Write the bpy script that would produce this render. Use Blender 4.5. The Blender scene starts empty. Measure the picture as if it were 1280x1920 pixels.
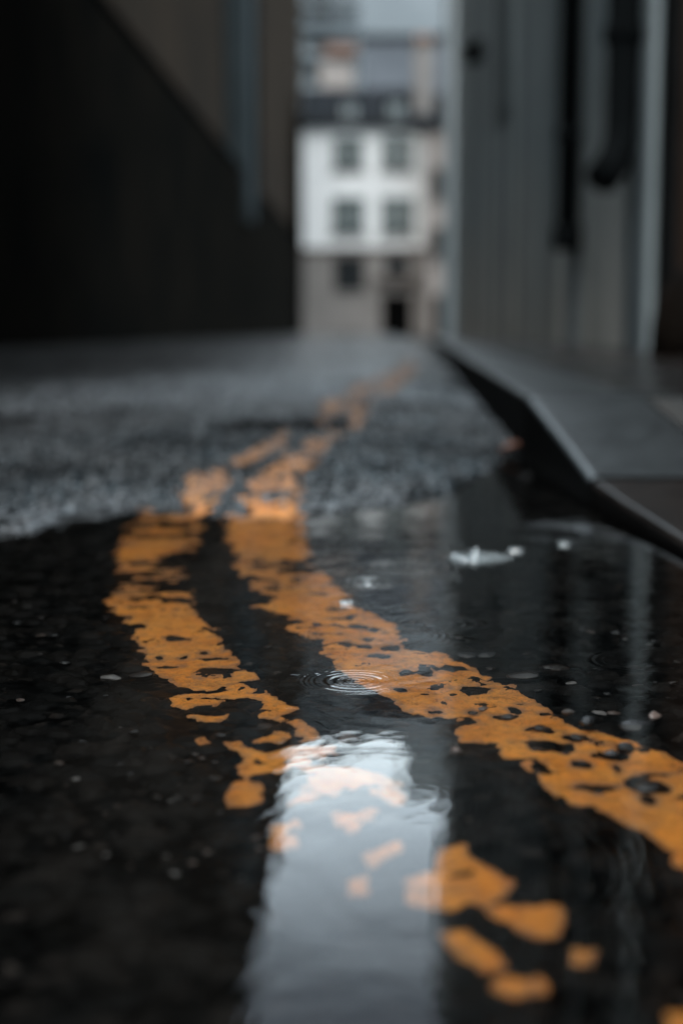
import bpy, bmesh, math, random
import numpy as np
from mathutils import Vector, Matrix
random.seed(7); rng = np.random.RandomState(11)
S = bpy.context.scene
COL = S.collection
R = math.radians

# ------------------------------------------------------------------ camera
CAM_H = 0.15
PITCH = math.atan(340/2667.0)
YAW = math.atan(60/2667.0*math.cos(PITCH))
cam = bpy.data.cameras.new('camera'); co = bpy.data.objects.new('camera', cam); COL.objects.link(co)
co.location = (0, 0, CAM_H); co.rotation_euler = (math.pi/2-PITCH, 0, YAW)
cam.sensor_fit = 'HORIZONTAL'; cam.sensor_width = 24; cam.lens = 50
cam.clip_start = 0.02; cam.clip_end = 3000
cam.dof.use_dof = True; cam.dof.focus_distance = 0.628; cam.dof.aperture_fstop = 4.8
cam.dof.aperture_blades = 0
S.camera = co
cM = co.rotation_euler.to_matrix()
cMn = np.array(cM)

def W(px, py, z=0.0):
    """point of the world plane z seen at photograph pixel px, py"""
    d = cM @ Vector(((px-640)/2667.0, -(py-960)/2667.0, -1))
    t = (z-CAM_H)/d.z
    return Vector((d.x*t, d.y*t, z))
def at(px, py, Y):
    d = cM @ Vector(((px-640)/2667.0, -(py-960)/2667.0, -1))
    t = Y/d.y
    return Vector((d.x*t, Y, CAM_H+d.z*t))

# ------------------------------------------------------------------ helpers
def tag(o, label=None, cat=None, group=None, kind=None):
    if label: o['label'] = label
    if cat: o['category'] = cat
    if group: o['group'] = group
    if kind: o['kind'] = kind
    return o
def empty(name, loc=(0,0,0), label=None, cat=None, group=None):
    o = bpy.data.objects.new(name, None); COL.objects.link(o); o.location = loc
    o.empty_display_size = .1
    return tag(o, label, cat, group)
class MB:
    def __init__(s): s.v=[]; s.f=[]
    def box(s, x0,x1,y0,y1,z0,z1):
        n=len(s.v)
        s.v += [(x0,y0,z0),(x1,y0,z0),(x1,y1,z0),(x0,y1,z0),(x0,y0,z1),(x1,y0,z1),(x1,y1,z1),(x0,y1,z1)]
        s.f += [tuple(n+i for i in q) for q in ((0,3,2,1),(4,5,6,7),(0,1,5,4),(1,2,6,5),(2,3,7,6),(3,0,4,7))]
        return s
    def hexa(s, pts):
        n=len(s.v); s.v += [tuple(p) for p in pts]
        s.f += [tuple(n+i for i in q) for q in ((0,3,2,1),(4,5,6,7),(0,1,5,4),(1,2,6,5),(2,3,7,6),(3,0,4,7))]
        return s
    def tube(s, pts, r, seg=20, caps=True):
        n=len(s.v); pts=[Vector(p) for p in pts]; rs = r if isinstance(r,(list,tuple)) else [r]*len(pts)
        for i,p in enumerate(pts):
            a = pts[max(0,i-1)]; b = pts[min(len(pts)-1,i+1)]
            t=(b-a).normalized(); u = Vector((0,1,0)) if abs(t.y)<.9 else Vector((1,0,0))
            e1=t.cross(u).normalized(); e2=t.cross(e1)
            for k in range(seg):
                th=2*math.pi*k/seg; q=p+(e1*math.cos(th)+e2*math.sin(th))*rs[i]
                s.v.append(tuple(q))
        for i in range(len(pts)-1):
            for k in range(seg):
                s.f.append((n+i*seg+k, n+i*seg+(k+1)%seg, n+(i+1)*seg+(k+1)%seg, n+(i+1)*seg+k))
        if caps:
            s.f.append(tuple(n+k for k in range(seg))); m=n+(len(pts)-1)*seg
            s.f.append(tuple(m+k for k in range(seg)))
        return s
    def build(s, name, mat, parent=None, bevel=0, smooth=False, seg=2):
        me = bpy.data.meshes.new(name); me.from_pydata(s.v, [], s.f); 
        bm=bmesh.new(); bm.from_mesh(me); bmesh.ops.recalc_face_normals(bm, faces=bm.faces)
        if bevel: bmesh.ops.bevel(bm, geom=list(bm.edges), offset=bevel, segments=seg, affect='EDGES', profile=.5)
        bm.to_mesh(me); bm.free()
        me.materials.append(mat)
        if smooth or bevel:
            for p in me.polygons: p.use_smooth = True
            if bevel: 
                try: me.set_sharp_from_angle(angle=R(35))
                except Exception: pass
        o = bpy.data.objects.new(name, me); COL.objects.link(o)
        if parent: 
            o.parent = parent
            o.matrix_parent_inverse = Matrix.Translation(-Vector(parent.location))
        return o

# numpy noise
_perm = rng.permutation(512); _perm = np.concatenate([_perm,_perm,_perm])
_rand = rng.rand(2048)
def h2(ix,iy,s=0):
    return _rand[(_perm[(_perm[(ix+s*17)&511]+iy)&511]+s*131)&2047]
def vnoise(x,y,s=0):
    ix=np.floor(x).astype(np.int64); iy=np.floor(y).astype(np.int64); fx=x-ix; fy=y-iy
    fx=fx*fx*fx*(fx*(fx*6-15)+10); fy=fy*fy*fy*(fy*(fy*6-15)+10)
    a=h2(ix,iy,s);b=h2(ix+1,iy,s);c=h2(ix,iy+1,s);d=h2(ix+1,iy+1,s)
    return (a*(1-fx)+b*fx)*(1-fy)+(c*(1-fx)+d*fx)*fy*1.0-.5
def fbm(x,y,o=4,s=0):
    r=0;a=1;
    for i in range(o):
        r=r+a*vnoise(x*2**i+i*13.7,y*2**i+i*7.3,s+i); a*=.5
    return r
def worley(x,y,s=0):
    """nearest / second distance and a random value of the nearest cell"""
    ix=np.floor(x).astype(np.int64); iy=np.floor(y).astype(np.int64)
    d1=np.full(x.shape,9.); d2=np.full(x.shape,9.); val=np.zeros(x.shape)
    for dx in (-1,0,1):
        for dy in (-1,0,1):
            cx=ix+dx; cy=iy+dy
            px=cx+h2(cx,cy,s+1)*.9+.05; py=cy+h2(cx,cy,s+2)*.9+.05
            st=.75+.6*h2(cx,cy,s+4)
            d=np.hypot((x-px)*st,(y-py)/st); v=h2(cx,cy,s+3)
            m=d<d1
            d2=np.where(m,d1,np.minimum(d2,d)); val=np.where(m,v,val); d1=np.where(m,d,d1)
    return d1,d2,val
def sstep(a,b,x):
    t=np.clip((x-a)/(b-a),0,1); return t*t*(3-2*t)

# ------------------------------------------------------------------ kerb line (world x of the kerb face for a given y)
KY = np.array([-30., .40, .969, 1.24, 1.62, 6.4, 15.9])
KX = np.array([.222, .222, .211, .190, .172, .330, .64])
KZ = np.array([.007,.007,.009,.021,.078,.085,.085])
def kerb_x(y): return np.interp(y, KY, KX)
def kerb_z(y): return np.interp(y, KY, KZ)

# ------------------------------------------------------------------ the ground as a height field
WATER_Z = 0.0
STX = [W(1110,1415,0), W(1215,1480,0)]
# shoreline of the puddle, world y for a given x
sp = [W(-200,1012),W(0,1000),W(120,975),W(250,963),W(420,968),W(560,972),W(640,962),W(740,950),W(830,938),W(900,905),W(960,872),W(1010,862)]
SX = np.array([p.x for p in sp]); SY = np.array([p.y for p in sp])
o_ = np.argsort(SX); SX=SX[o_]; SY=SY[o_]
def base_height(x,y):
    sy = np.interp(x,SX,SY) + .11*fbm(x*11,y*5,4,40)
    t = sstep(-.07,.11,y-sy)
    z = -.0085 + .0165*t
    z = z + .004*sstep(.02,.5,y-sy)
    # gentle unevenness of the old road, stronger away from the puddle
    z = z + .006*fbm(x*3.2,y*4.5,3,3)*sstep(.0,.3,y-sy) + .0016*fbm(x*16,y*16,2,9)
    z = z + .0045*fbm(x*24,y*18,4,19)*sstep(.02,.25,y-sy)
    z = z + .012*fbm(x*.7,y*.55,2,14)*sstep(1.5,5,y)
    # behind and beside the camera the puddle ends too
    z = z + .02*sstep(.5,1.3,-y) + .02*sstep(1.1,2.2,-x)*sstep(-.6,.5,1.2-y)
    # shallower where stones stand out of the water, on the right
    for c,r,a in ((STX[0],.10,.0020),(STX[1],.09,.0022)):
        z = z + a*np.exp(-((x-c.x)**2+(y-c.y)**2)/(r*r))
    # sunken trench reinstatement across the road
    a=W(425,802,.008); b=W(655,806,.008)
    tx = sstep(a.x-.03,a.x+.02,x)*sstep(b.x+.05,b.x-.01,x)
    z = z - .030*tx*np.exp(-((y-(a.y+b.y)/2-.02*fbm(x*9,y*0,2,5))/.075)**4)
    # gutter: ground falls towards the kerb
    kx = kerb_x(y)
    z = z - .010*sstep(.16,.0,kx-x)*sstep(1.2,1.7,y)
    return z
def stones(x,y):
    # returns relief (m) and a tone value
    wx = x+.002*vnoise(x*180,y*180,22); wy=y+.002*vnoise(x*180+9,y*180,23)
    d1,d2,v = worley(wx/.0135, wy/.0135, 5)
    edge = d2-d1
    big = sstep(.02,.38,edge)*(.25+.75*v)
    e1,e2,v2 = worley(wx/.0058, wy/.0058, 8)
    small = sstep(.02,.4,e2-e1)*(.2+.8*v2)
    keep = (v>.42)
    h = np.where(keep, big*.0042, small*.0022)
    tone = np.where(keep, .35+.42*v, v2*v2*.99)
    crack = np.where(keep, sstep(.0,.14,edge), sstep(0,.16,e2-e1))
    return h, tone, crack, keep*v
def relief_gain(x,y):
    return .5+1.3*sstep(-.03,.22,y-np.interp(x,SX,SY))

def axis(segs):
    out=[segs[0][0]]
    for a,b,st0,st1 in segs:
        p=a
        while p<b-1e-9:
            f=(p-a)/(b-a); p=min(b,p+st0*(st1/st0)**f); out.append(p)
    return np.array(out)
ys = axis([(-60,-2,8,.5),(-2,.26,.3,.004),(.26,1.3,.0016,.0019),(1.3,2.6,.002,.006),(2.6,8,.008,.05),(8,70,.06,1.2),(70,900,2,120)])
xs = axis([(-600,-60,90,8),(-60,-3.2,8,.15),(-3.2,-.36,.12,.0022),(-.36,.26,.0017,.0017),(.26,.4,.002,.03),(.4,60,.08,9),(60,600,12,90)])
GX,GY = np.meshgrid(xs,ys)
fade = np.clip(1-(GY-1.8)/4,.15,1)*np.clip(1-(np.abs(GX)-1.5)/1.5,0,1)
bz = base_height(GX,GY); sh,tone,crack,vv = stones(GX,GY)
shoreb = np.interp(GX,SX,SY)
GZ = bz + sh*fade*relief_gain(GX,GY) + .0006*fbm(GX*260,GY*260,2,31)*fade
_a=W(440,802,.008); _b=W(650,806,.008)
_wy=.055+.03*fbm(GX*14,GY*0,3,77)
PITM = sstep(-.035,.01,GX-_a.x)*sstep(-.02,.05,_b.x+.01-GX)*np.exp(-((GY-(_a.y+_b.y)/2-.02*fbm(GX*9,GY*0,2,5))/(.15+_wy*.4))**4)
PITM = np.clip(PITM+.55*sstep(.12,.42,fbm(GX*2.1,GY*3.4,3,88))*sstep(1.5,2.2,GY)+.6*sstep(.05,.35,fbm(GX*9,GY*7,3,55))*sstep(1.15,1.35,GY),0,1)
# keep the field below the kerb, pavement and the buildings' feet
kx = kerb_x(GY)
GZ = np.where(GX>kx+.02, np.minimum(GZ,-.03), GZ)
def grid_obj(name, X,Y,Z, mat, attrs=None):
    ny,nx=X.shape
    me=bpy.data.meshes.new(name)
    v=np.stack([X,Y,Z],-1).reshape(-1,3).astype(np.float32)
    i=np.arange(ny*nx).reshape(ny,nx)
    q=np.stack([i[:-1,:-1],i[:-1,1:],i[1:,1:],i[1:,:-1]],-1).reshape(-1,4)
    me.vertices.add(len(v)); me.vertices.foreach_set('co',v.ravel())
    me.loops.add(q.size); me.loops.foreach_set('vertex_index',q.ravel().astype(np.int32))
    me.polygons.add(len(q)); me.polygons.foreach_set('loop_start',np.arange(0,q.size,4,dtype=np.int32))
    try: me.polygons.foreach_set('loop_total',np.full(len(q),4,dtype=np.int32))
    except Exception: pass
    me.polygons.foreach_set('use_smooth',np.ones(len(q),dtype=bool))
    me.update(calc_edges=True)
    for k,a in (attrs or {}).items():
        at_=me.attributes.new(k,'FLOAT','POINT'); at_.data.foreach_set('value',a.ravel().astype(np.float32))
    me.materials.append(mat)
    o=bpy.data.objects.new(name,me); COL.objects.link(o); return o

# ------------------------------------------------------------------ materials
def new_mat(name):
    m=bpy.data.materials.new(name); m.use_nodes=True; nt=m.node_tree; nt.nodes.clear()
    return m,nt,nt.nodes,nt.links
def N(nt,t,**k):
    n=nt.nodes.new(t)
    for a,b in k.items():
        if hasattr(n,a) : setattr(n,a,b)
        else: n.inputs[a.replace('_',' ')].default_value=b
    return n
def math_(nt,op,a,b=None,c=None,clamp=False):
    n=nt.nodes.new('ShaderNodeMath'); n.operation=op; n.use_clamp=clamp
    for i,x in enumerate((a,b,c)):
        if x is None: continue
        if isinstance(x,(int,float)): n.inputs[i].default_value=x
        else: nt.links.new(x,n.inputs[i])
    return n.outputs[0]
def ramp(nt,fac,stops,interp='LINEAR'):
    n=nt.nodes.new('ShaderNodeValToRGB'); cr=n.color_ramp; cr.interpolation=interp
    while len(cr.elements)<len(stops): cr.elements.new(.5)
    for e,(p,c) in zip(cr.elements,stops):
        e.position=p; e.color=(c[0],c[1],c[2],1) if len(c)==3 else c
    nt.links.new(fac,n.inputs[0]); return n.outputs[0]
def mixc(nt,fac,a,b,mode='MIX'):
    n=nt.nodes.new('ShaderNodeMix'); n.data_type='RGBA'; n.blend_type=mode
    for i,x in ((0,fac),(6,a),(7,b)):
        if isinstance(x,(int,float)): n.inputs[i].default_value=x
        elif isinstance(x,tuple): n.inputs[i].default_value=(*x[:3],1)
        else: nt.links.new(x,n.inputs[i])
    return n.outputs[2]
def noise(nt,vec,scale,detail=4,rough=.55,dist=0):
    n=nt.nodes.new('ShaderNodeTexNoise'); n.inputs['Scale'].default_value=scale; n.inputs['Detail'].default_value=detail
    n.inputs['Roughness'].default_value=rough; n.inputs['Distortion'].default_value=dist
    nt.links.new(vec,n.inputs['Vector']); return n.outputs['Fac']
def objvec(nt,scale=(1,1,1)):
    g=nt.nodes.new('ShaderNodeNewGeometry'); m=nt.nodes.new('ShaderNodeMapping'); m.inputs['Scale'].default_value=scale
    nt.links.new(g.outputs['Position'],m.inputs[0]); return m.outputs[0]
def principled(nt,color=None,rough=.5,bump=None,bdist=.001,bstr=1,spec=.5,metal=0,coat=0,coat_r=.1):
    p=nt.nodes.new('ShaderNodeBsdfPrincipled'); o=nt.nodes.new('ShaderNodeOutputMaterial'); nt.links.new(p.outputs[0],o.inputs[0])
    for k,x in (('Base Color',color),('Roughness',rough)):
        if x is None: continue
        if isinstance(x,(int,float)): p.inputs[k].default_value=x
        elif isinstance(x,tuple): p.inputs[k].default_value=(*x[:3],1)
        else: nt.links.new(x,p.inputs[k])
    p.inputs['Specular IOR Level'].default_value=spec; p.inputs['Metallic'].default_value=metal
    p.inputs['Coat Weight'].default_value=coat; p.inputs['Coat Roughness'].default_value=coat_r
    if bump is not None:
        b=nt.nodes.new('ShaderNodeBump'); b.inputs['Distance'].default_value=bdist; b.inputs['Strength'].default_value=bstr
        nt.links.new(bump,b.inputs['Height']); nt.links.new(b.outputs[0],p.inputs['Normal'])
    return p
def plaster(name,c0,c1,scale=1.5,rough=.75,streak=0,spec=.3,bd=.004,bs=30):
    m,nt,_,_=new_mat(name); v=objvec(nt)
    n1=noise(nt,v,scale,6,.6); n2=noise(nt,objvec(nt,(3,3,.12)),2.2,5,.65)
    f=math_(nt,'ADD',math_(nt,'MULTIPLY',n1,1-streak),math_(nt,'MULTIPLY',n2,streak))
    c=ramp(nt,f,[(.32,c0),(.68,c1)])
    b=noise(nt,v,bs,5,.6)
    principled(nt,c,rough,b,bd,.6,spec); return m
def flat(name,c,rough=.5,spec=.5,metal=0,var=.25,scale=6,coat=0):
    m,nt,_,_=new_mat(name); v=objvec(nt)
    n=noise(nt,v,scale,5,.6); c0=tuple(x*(1-var) for x in c); c1=tuple(min(1,x*(1+var)) for x in c)
    principled(nt,ramp(nt,n,[(.3,c0),(.7,c1)]),rough,noise(nt,v,scale*8,3),.002,.4,spec,metal,coat); return m
M={}
def matte(name,c0,c1,scale=1,streak=.3):
    m,nt,_,lk=new_mat(name); n1=noise(nt,objvec(nt),scale,6,.6); n2=noise(nt,objvec(nt,(3,3,.12)),2.2,5,.65)
    f=math_(nt,'ADD',math_(nt,'MULTIPLY',n1,1-streak),math_(nt,'MULTIPLY',n2,streak))
    d=nt.nodes.new('ShaderNodeBsdfDiffuse'); lk.new(ramp(nt,f,[(.32,c0),(.68,c1)]),d.inputs[0])
    o=nt.nodes.new('ShaderNodeOutputMaterial'); lk.new(d.outputs[0],o.inputs[0]); return m
# asphalt
def asphalt():
    m,nt,nd,lk=new_mat('wet asphalt'); v=objvec(nt)
    a=nt.nodes.new('ShaderNodeAttribute'); a.attribute_name='tone'; cr=nt.nodes.new('ShaderNodeAttribute'); cr.attribute_name='crack'
    n1=noise(nt,v,900,4,.7); n2=noise(nt,v,45,4,.6); n3=noise(nt,v,2.2,3,.5)
    col=ramp(nt,a.outputs['Fac'],[(0,(.0010,.0012,.0013)),(.5,(.0062,.0070,.0074)),(.74,(.014,.0135,.013)),(.88,(.019,.017,.016)),(.96,(.024,.021,.019)),(1,(.10,.09,.085))])
    col=mixc(nt,1.0,col,ramp(nt,n1,[(.3,(.35,.35,.35)),(.7,(1.5,1.45,1.4))]),'MULTIPLY')
    col=mixc(nt,1.0,col,ramp(nt,n2,[(.3,(.5,.5,.5)),(.7,(1.3,1.3,1.3))]),'MULTIPLY')
    col=mixc(nt,1.0,col,ramp(nt,cr.outputs['Fac'],[(0,(.25,.25,.25)),(1,(1,1,1))]),'MULTIPLY')
    g=nt.nodes.new('ShaderNodeNewGeometry'); s=nt.nodes.new('ShaderNodeSeparateXYZ'); lk.new(g.outputs['Position'],s.inputs[0])
    # above the waterline the surface is damp grey, below it is soaked dark
    dry=math_(nt,'MULTIPLY_ADD',s.outputs['Z'],260,.05,clamp=True)
    dcol=mixc(nt,1.0,ramp(nt,a.outputs['Fac'],[(0,(.0005,.0008,.0010)),(.45,(.0022,.0034,.0040)),(.72,(.018,.026,.030)),(1,(.15,.185,.20))]),ramp(nt,n3,[(.40,(.22,.22,.22)),(.60,(1.35,1.42,1.5))]),'MULTIPLY')
    col=mixc(nt,dry,col,dcol)
    vo=nt.nodes.new('ShaderNodeTexVoronoi'); vo.inputs['Scale'].default_value=110; lk.new(v,vo.inputs['Vector'])
    hh=math_(nt,'ADD',math_(nt,'MULTIPLY',n1,.25),math_(nt,'MULTIPLY',vo.outputs['Distance'],-.8))
    pit=nt.nodes.new('ShaderNodeAttribute'); pit.attribute_name='pit'
    left_falloff=ramp(nt,math_(nt,'ADD',math_(nt,'MULTIPLY',s.outputs['X'],-1.0),math_(nt,'MULTIPLY_ADD',n3,.8,-.4)),[(.08,(1,1,1)),(.5,(.16,.16,.16))])  # darker to the left: vignette and the dark wall's reflection painted into the colour
    col=mixc(nt,1,col,left_falloff,'MULTIPLY')
    col=mixc(nt,pit.outputs['Fac'],col,(.0015,.0015,.0015))  # trench shade put into the colour, along with random dark patches
    rg=ramp(nt,n2,[(.3,(.16,)*3),(.7,(.36,)*3)])
    p=principled(nt,col,rg,hh,.0015,.30,.5); lk.new(math_(nt,'MULTIPLY',math_(nt,'MULTIPLY_ADD',dry,.62,.010),math_(nt,'SUBTRACT',1.0,pit.outputs['Fac'])),p.inputs['Specular IOR Level']); return m
M['asphalt']=asphalt()
def paint(name='yellow paint'):
    m,nt,nd,lk=new_mat(name); v=objvec(nt)
    n1=noise(nt,v,190,7,.8); n2=noise(nt,v,38,5,.65); n3=noise(nt,v,1500,3,.7)
    # the paint is worn: dark pin holes and dirt
    base=ramp(nt,n2,[(.3,(.78,.245,.022)),(.5,(.91,.335,.042)),(.72,(.95,.40,.068))])
    dirt=ramp(nt,math_(nt,'ADD',math_(nt,'MULTIPLY',n1,.6),math_(nt,'MULTIPLY',n3,.4)),[(.385,(.06,.045,.04)),(.435,(.60,.55,.50)),(.50,(1,1,1)),(.66,(1.12,1.1,1.08))])
    dirt=mixc(nt,1,dirt,ramp(nt,noise(nt,v,70,5,.7),[(.28,(.45,.40,.36)),(.42,(1,1,1))]),'MULTIPLY')
    col=mixc(nt,1,base,dirt,'MULTIPLY')
    grime=ramp(nt,noise(nt,v,95,7,.75,.6),[(.50,(0,0,0)),(.66,(.62,.62,.62))])
    col=mixc(nt,grime,col,(.20,.12,.075))
    at_=nt.nodes.new('ShaderNodeAttribute'); at_.attribute_name='wear'
    col=mixc(nt,at_.outputs['Fac'],col,(.15,.105,.08))
    principled(nt,col,.42,math_(nt,'ADD',n1,n3),.0012,.6,.4); return m
M['paint']=paint()
# water: clear sheet, Fresnel mirror with drop rings
RINGS=[ # px,py, radius, width, wavelength, amplitude (m)
 (667,1277,.0020,.0095,.0042,.00019),
 (667,1277,.0190,.0050,.0022,.000010),
 (700,1190,.030,.008,.0040,.000014),
 (650,1134,.006,.006,.004,.00004),
 (690,1092,.012,.010,.0055,.00006),
 (830,1170,.016,.010,.006,.000035),
 (760,1065,.02,.014,.007,.00006),
 (1010,1010,.03,.02,.010,.00008),
 (900,1048,.024,.014,.008,.00008),
 (680,1560,.083,.0035,.007,.000009),
 (770,1610,.058,.003,.006,.000014),
 (560,1250,.016,.006,.0030,.000010),
 (1200,1240,.02,.006,.004,.00001),
]
def water():
    m,nt,nd,lk=new_mat('puddle water')
    g=nt.nodes.new('ShaderNodeNewGeometry'); pos=g.outputs['Position']
    s=nt.nodes.new('ShaderNodeSeparateXYZ'); lk.new(pos,s.inputs[0])
    tot=None
    for px,py,r0,w,lam,amp in RINGS:
        c=W(px,py); d=nt.nodes.new('ShaderNodeVectorMath'); d.operation='DISTANCE'; lk.new(pos,d.inputs[0]); d.inputs[1].default_value=(c.x,c.y,0)
        dd=d.outputs['Value']
        e=math_(nt,'DIVIDE',math_(nt,'SUBTRACT',dd,r0),w); e=math_(nt,'MULTIPLY',e,e); e=math_(nt,'EXPONENT',math_(nt,'MULTIPLY',e,-1))
        h=math_(nt,'MULTIPLY',math_(nt,'MULTIPLY',math_(nt,'COSINE',math_(nt,'MULTIPLY',dd,2*math.pi/lam)),e),amp)
        tot=h if tot is None else math_(nt,'ADD',tot,h)
    v9=objvec(nt,(1,.8,1)); n1=noise(nt,objvec(nt,(1,1.0,1)),26,3,.5,.6); n2=noise(nt,objvec(nt,(1,1.6,1)),110,2,.5,.3)
    calm=ramp(nt,math_(nt,'MULTIPLY',s.outputs['Y'],1.0,),[(.5,(.12,)*3),(.9,(1,)*3)])
    amb=math_(nt,'ADD',math_(nt,'MULTIPLY',n1,.00024),math_(nt,'MULTIPLY',n2,.000035))
    amb=math_(nt,'MULTIPLY',amb,math_(nt,'ADD',calm,.12))
    amb=math_(nt,'ADD',amb,math_(nt,'MULTIPLY',noise(nt,v9,15,3,.55,.9),.00042))
    tot=math_(nt,'ADD',tot,amb)
    b=nt.nodes.new('ShaderNodeBump'); b.inputs['Strength'].default_value=1; b.inputs['Distance'].default_value=1; lk.new(tot,b.inputs['Height'])
    fr=nt.nodes.new('ShaderNodeFresnel'); fr.inputs['IOR'].default_value=1.333; lk.new(b.outputs[0],fr.inputs['Normal'])
    tr=nt.nodes.new('ShaderNodeBsdfTransparent'); tr.inputs[0].default_value=(.93,.92,.90,1)
    gl=nt.nodes.new('ShaderNodeBsdfGlossy'); gl.inputs['Roughness'].default_value=.012; gl.inputs['Color'].default_value=(1,1,1,1); lk.new(b.outputs[0],gl.inputs['Normal'])
    mx=nt.nodes.new('ShaderNodeMixShader'); lk.new(fr.outputs[0],mx.inputs[0]); lk.new(tr.outputs[0],mx.inputs[1]); lk.new(gl.outputs[0],mx.inputs[2])
    o=nt.nodes.new('ShaderNodeOutputMaterial'); lk.new(mx.outputs[0],o.inputs[0]); return m
M['water']=water()
def pavemat():
    m,nt,nd,lk=new_mat('wet paving'); v=objvec(nt)
    n1=noise(nt,v,3.5,5,.6); n2=noise(nt,v,160,5,.7); n3=noise(nt,v,16,4,.6)
    c=ramp(nt,n1,[(.36,(.003,.0036,.004)),(.48,(.010,.011,.011)),(.60,(.034,.021,.015))])
    c=mixc(nt,1,c,ramp(nt,n2,[(.3,(.55,.55,.55)),(.7,(1.35,1.35,1.35))]),'MULTIPLY')
    principled(nt,c,ramp(nt,n3,[(.3,(.16,)*3),(.7,(.34,)*3)]),math_(nt,'ADD',n2,math_(nt,'MULTIPLY',n3,.6)),.0006,.35,.35); return m
M['pave']=pavemat()
M['pave_dark']=matte('dark damp paving',(.030,.034,.036),(.062,.060,.057),9,0)
M['pave_brown']=plaster('brown wet paving',(.004,.003,.0027),(.010,.0062,.005),9,.35,0,.3,.0005,200)
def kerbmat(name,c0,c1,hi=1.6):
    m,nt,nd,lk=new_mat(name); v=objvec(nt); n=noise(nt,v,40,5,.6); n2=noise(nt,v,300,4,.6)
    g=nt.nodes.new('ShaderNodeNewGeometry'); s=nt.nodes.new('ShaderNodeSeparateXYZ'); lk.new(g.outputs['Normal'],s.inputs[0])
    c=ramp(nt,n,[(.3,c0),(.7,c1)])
    # by normal: shade painted onto the soaked face, highlight onto the top edge
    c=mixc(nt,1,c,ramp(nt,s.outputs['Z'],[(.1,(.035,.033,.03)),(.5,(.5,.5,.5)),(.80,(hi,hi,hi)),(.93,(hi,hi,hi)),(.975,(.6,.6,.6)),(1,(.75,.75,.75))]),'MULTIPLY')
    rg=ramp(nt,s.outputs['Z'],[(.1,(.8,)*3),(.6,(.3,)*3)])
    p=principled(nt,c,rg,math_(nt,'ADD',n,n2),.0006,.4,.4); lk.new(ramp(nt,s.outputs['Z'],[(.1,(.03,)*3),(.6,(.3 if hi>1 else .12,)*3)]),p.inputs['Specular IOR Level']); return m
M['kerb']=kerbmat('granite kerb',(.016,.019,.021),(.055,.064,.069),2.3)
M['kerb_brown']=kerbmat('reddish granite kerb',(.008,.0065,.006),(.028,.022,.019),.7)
M['joint']=flat('dark joint',(.006,.006,.006),.6)
M['darkwall']=matte('dark timber hoarding',(.0032,.0037,.0037),(.009,.0078,.0064),.8)
M['darkcap']=matte('black coping',(.001,.0012,.0013),(.002,.002,.002))
M['brownwall']=matte('brown render',(.016,.0155,.0145),(.038,.029,.022),.5,.6)
M['pier']=plaster('blue grey stone',(.024,.031,.034),(.040,.050,.054),.6,.9,.4,.02)
M['greywall']=None
def right_wall():
    m,nt,nd,lk=new_mat('grey streaked render'); 
    v=objvec(nt); g=objvec(nt,(1,1.3,.03))
    n1=noise(nt,v,2.2,5,.6); n2=noise(nt,g,1.3,4,.6); n3=noise(nt,v,.7,4,.5)
    s=nt.nodes.new('ShaderNodeSeparateXYZ'); gg=nt.nodes.new('ShaderNodeNewGeometry'); lk.new(gg.outputs['Position'],s.inputs[0])
    f=math_(nt,'ADD',math_(nt,'MULTIPLY',n2,.85),math_(nt,'MULTIPLY',n1,.15))
    c=ramp(nt,f,[(.38,(.13,.158,.166)),(.5,(.28,.318,.328)),(.62,(.52,.57,.585))])
    low=ramp(nt,math_(nt,'ADD',math_(nt,'MULTIPLY',s.outputs['Z'],.5),math_(nt,'MULTIPLY',n3,.8)),[(.45,(1.25,1.08,.95)),(1.0,(.85,.88,.88))])
    c=mixc(nt,1,c,low,'MULTIPLY')
    principled(nt,c,.7,noise(nt,v,60,5,.6),.003,.6,.3); return m
M['greywall']=right_wall()
M['pilaster']=plaster('pale grey stone',(.20,.235,.243),(.31,.345,.352),1.5,.65,.4,.3)
M['pipe']=flat('black iron pipe',(.004,.005,.0055),.8,.04)
M['brownfront']=plaster('brown shopfront',(.022,.018,.015),(.14,.082,.055),1.2,.9,.5,.02)
M['guard']=plaster('dark brown stone',(.003,.0025,.002),(.008,.0055,.004),8,.85,0,.05)
M['white']=plaster('white render',(.44,.452,.457),(.58,.585,.585),.4,.9,.5,.2)
M['beige']=plaster('beige stone',(.115,.108,.102),(.185,.172,.163),.5,.85,.3,.2)
M['beige2']=plaster('warm beige render',(.16,.143,.133),(.24,.215,.20),.5,.85,.3,.2)
M['frame']=flat('window frame paint',(.32,.35,.35),.5,.4)
M['glass']=flat('grey window pane',(.032,.044,.045),.4,.15,0,.3,2)
M['darkglass']=flat('dark window pane',(.008,.010,.011),.3,.1)
M['door']=matte('black door',(.001,.001,.001),(.003,.003,.003))
M['slate']=matte('slate roof',(.010,.012,.014),(.024,.027,.031),2,.2)
M['slate2']=plaster('grey slate roof',(.045,.051,.058),(.062,.069,.078),.5,.8,.1,.1)
M['trim']=flat('dark trim',(.012,.012,.012),.8,.1)
M['string']=flat('brown stone band',(.06,.05,.045),.8,.1)
M['palegrey']=plaster('pale grey render',(.125,.143,.154),(.17,.19,.202),.2,.85,.1,.2)
M['midgrey']=plaster('mid grey render',(.16,.185,.19),(.23,.25,.26),.3,.85,.2,.2)
M['awning']=flat('rust awning',(.075,.045,.034),.8,.1)
M['pot']=flat('clay',(.22,.12,.08),.8,.2)
M['stone']=plaster('wet stone',(.006,.007,.008),(.022,.025,.028),140,.22,0,.5,.0008,700)
M['stone_pale']=plaster('pale stone chip',(.07,.068,.066),(.20,.19,.185),140,.35,0,.5,.0006,700)
M['stone_pink']=plaster('pinkish stone',(.05,.037,.031),(.12,.09,.078),140,.3,0,.5,.0006,700)
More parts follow.
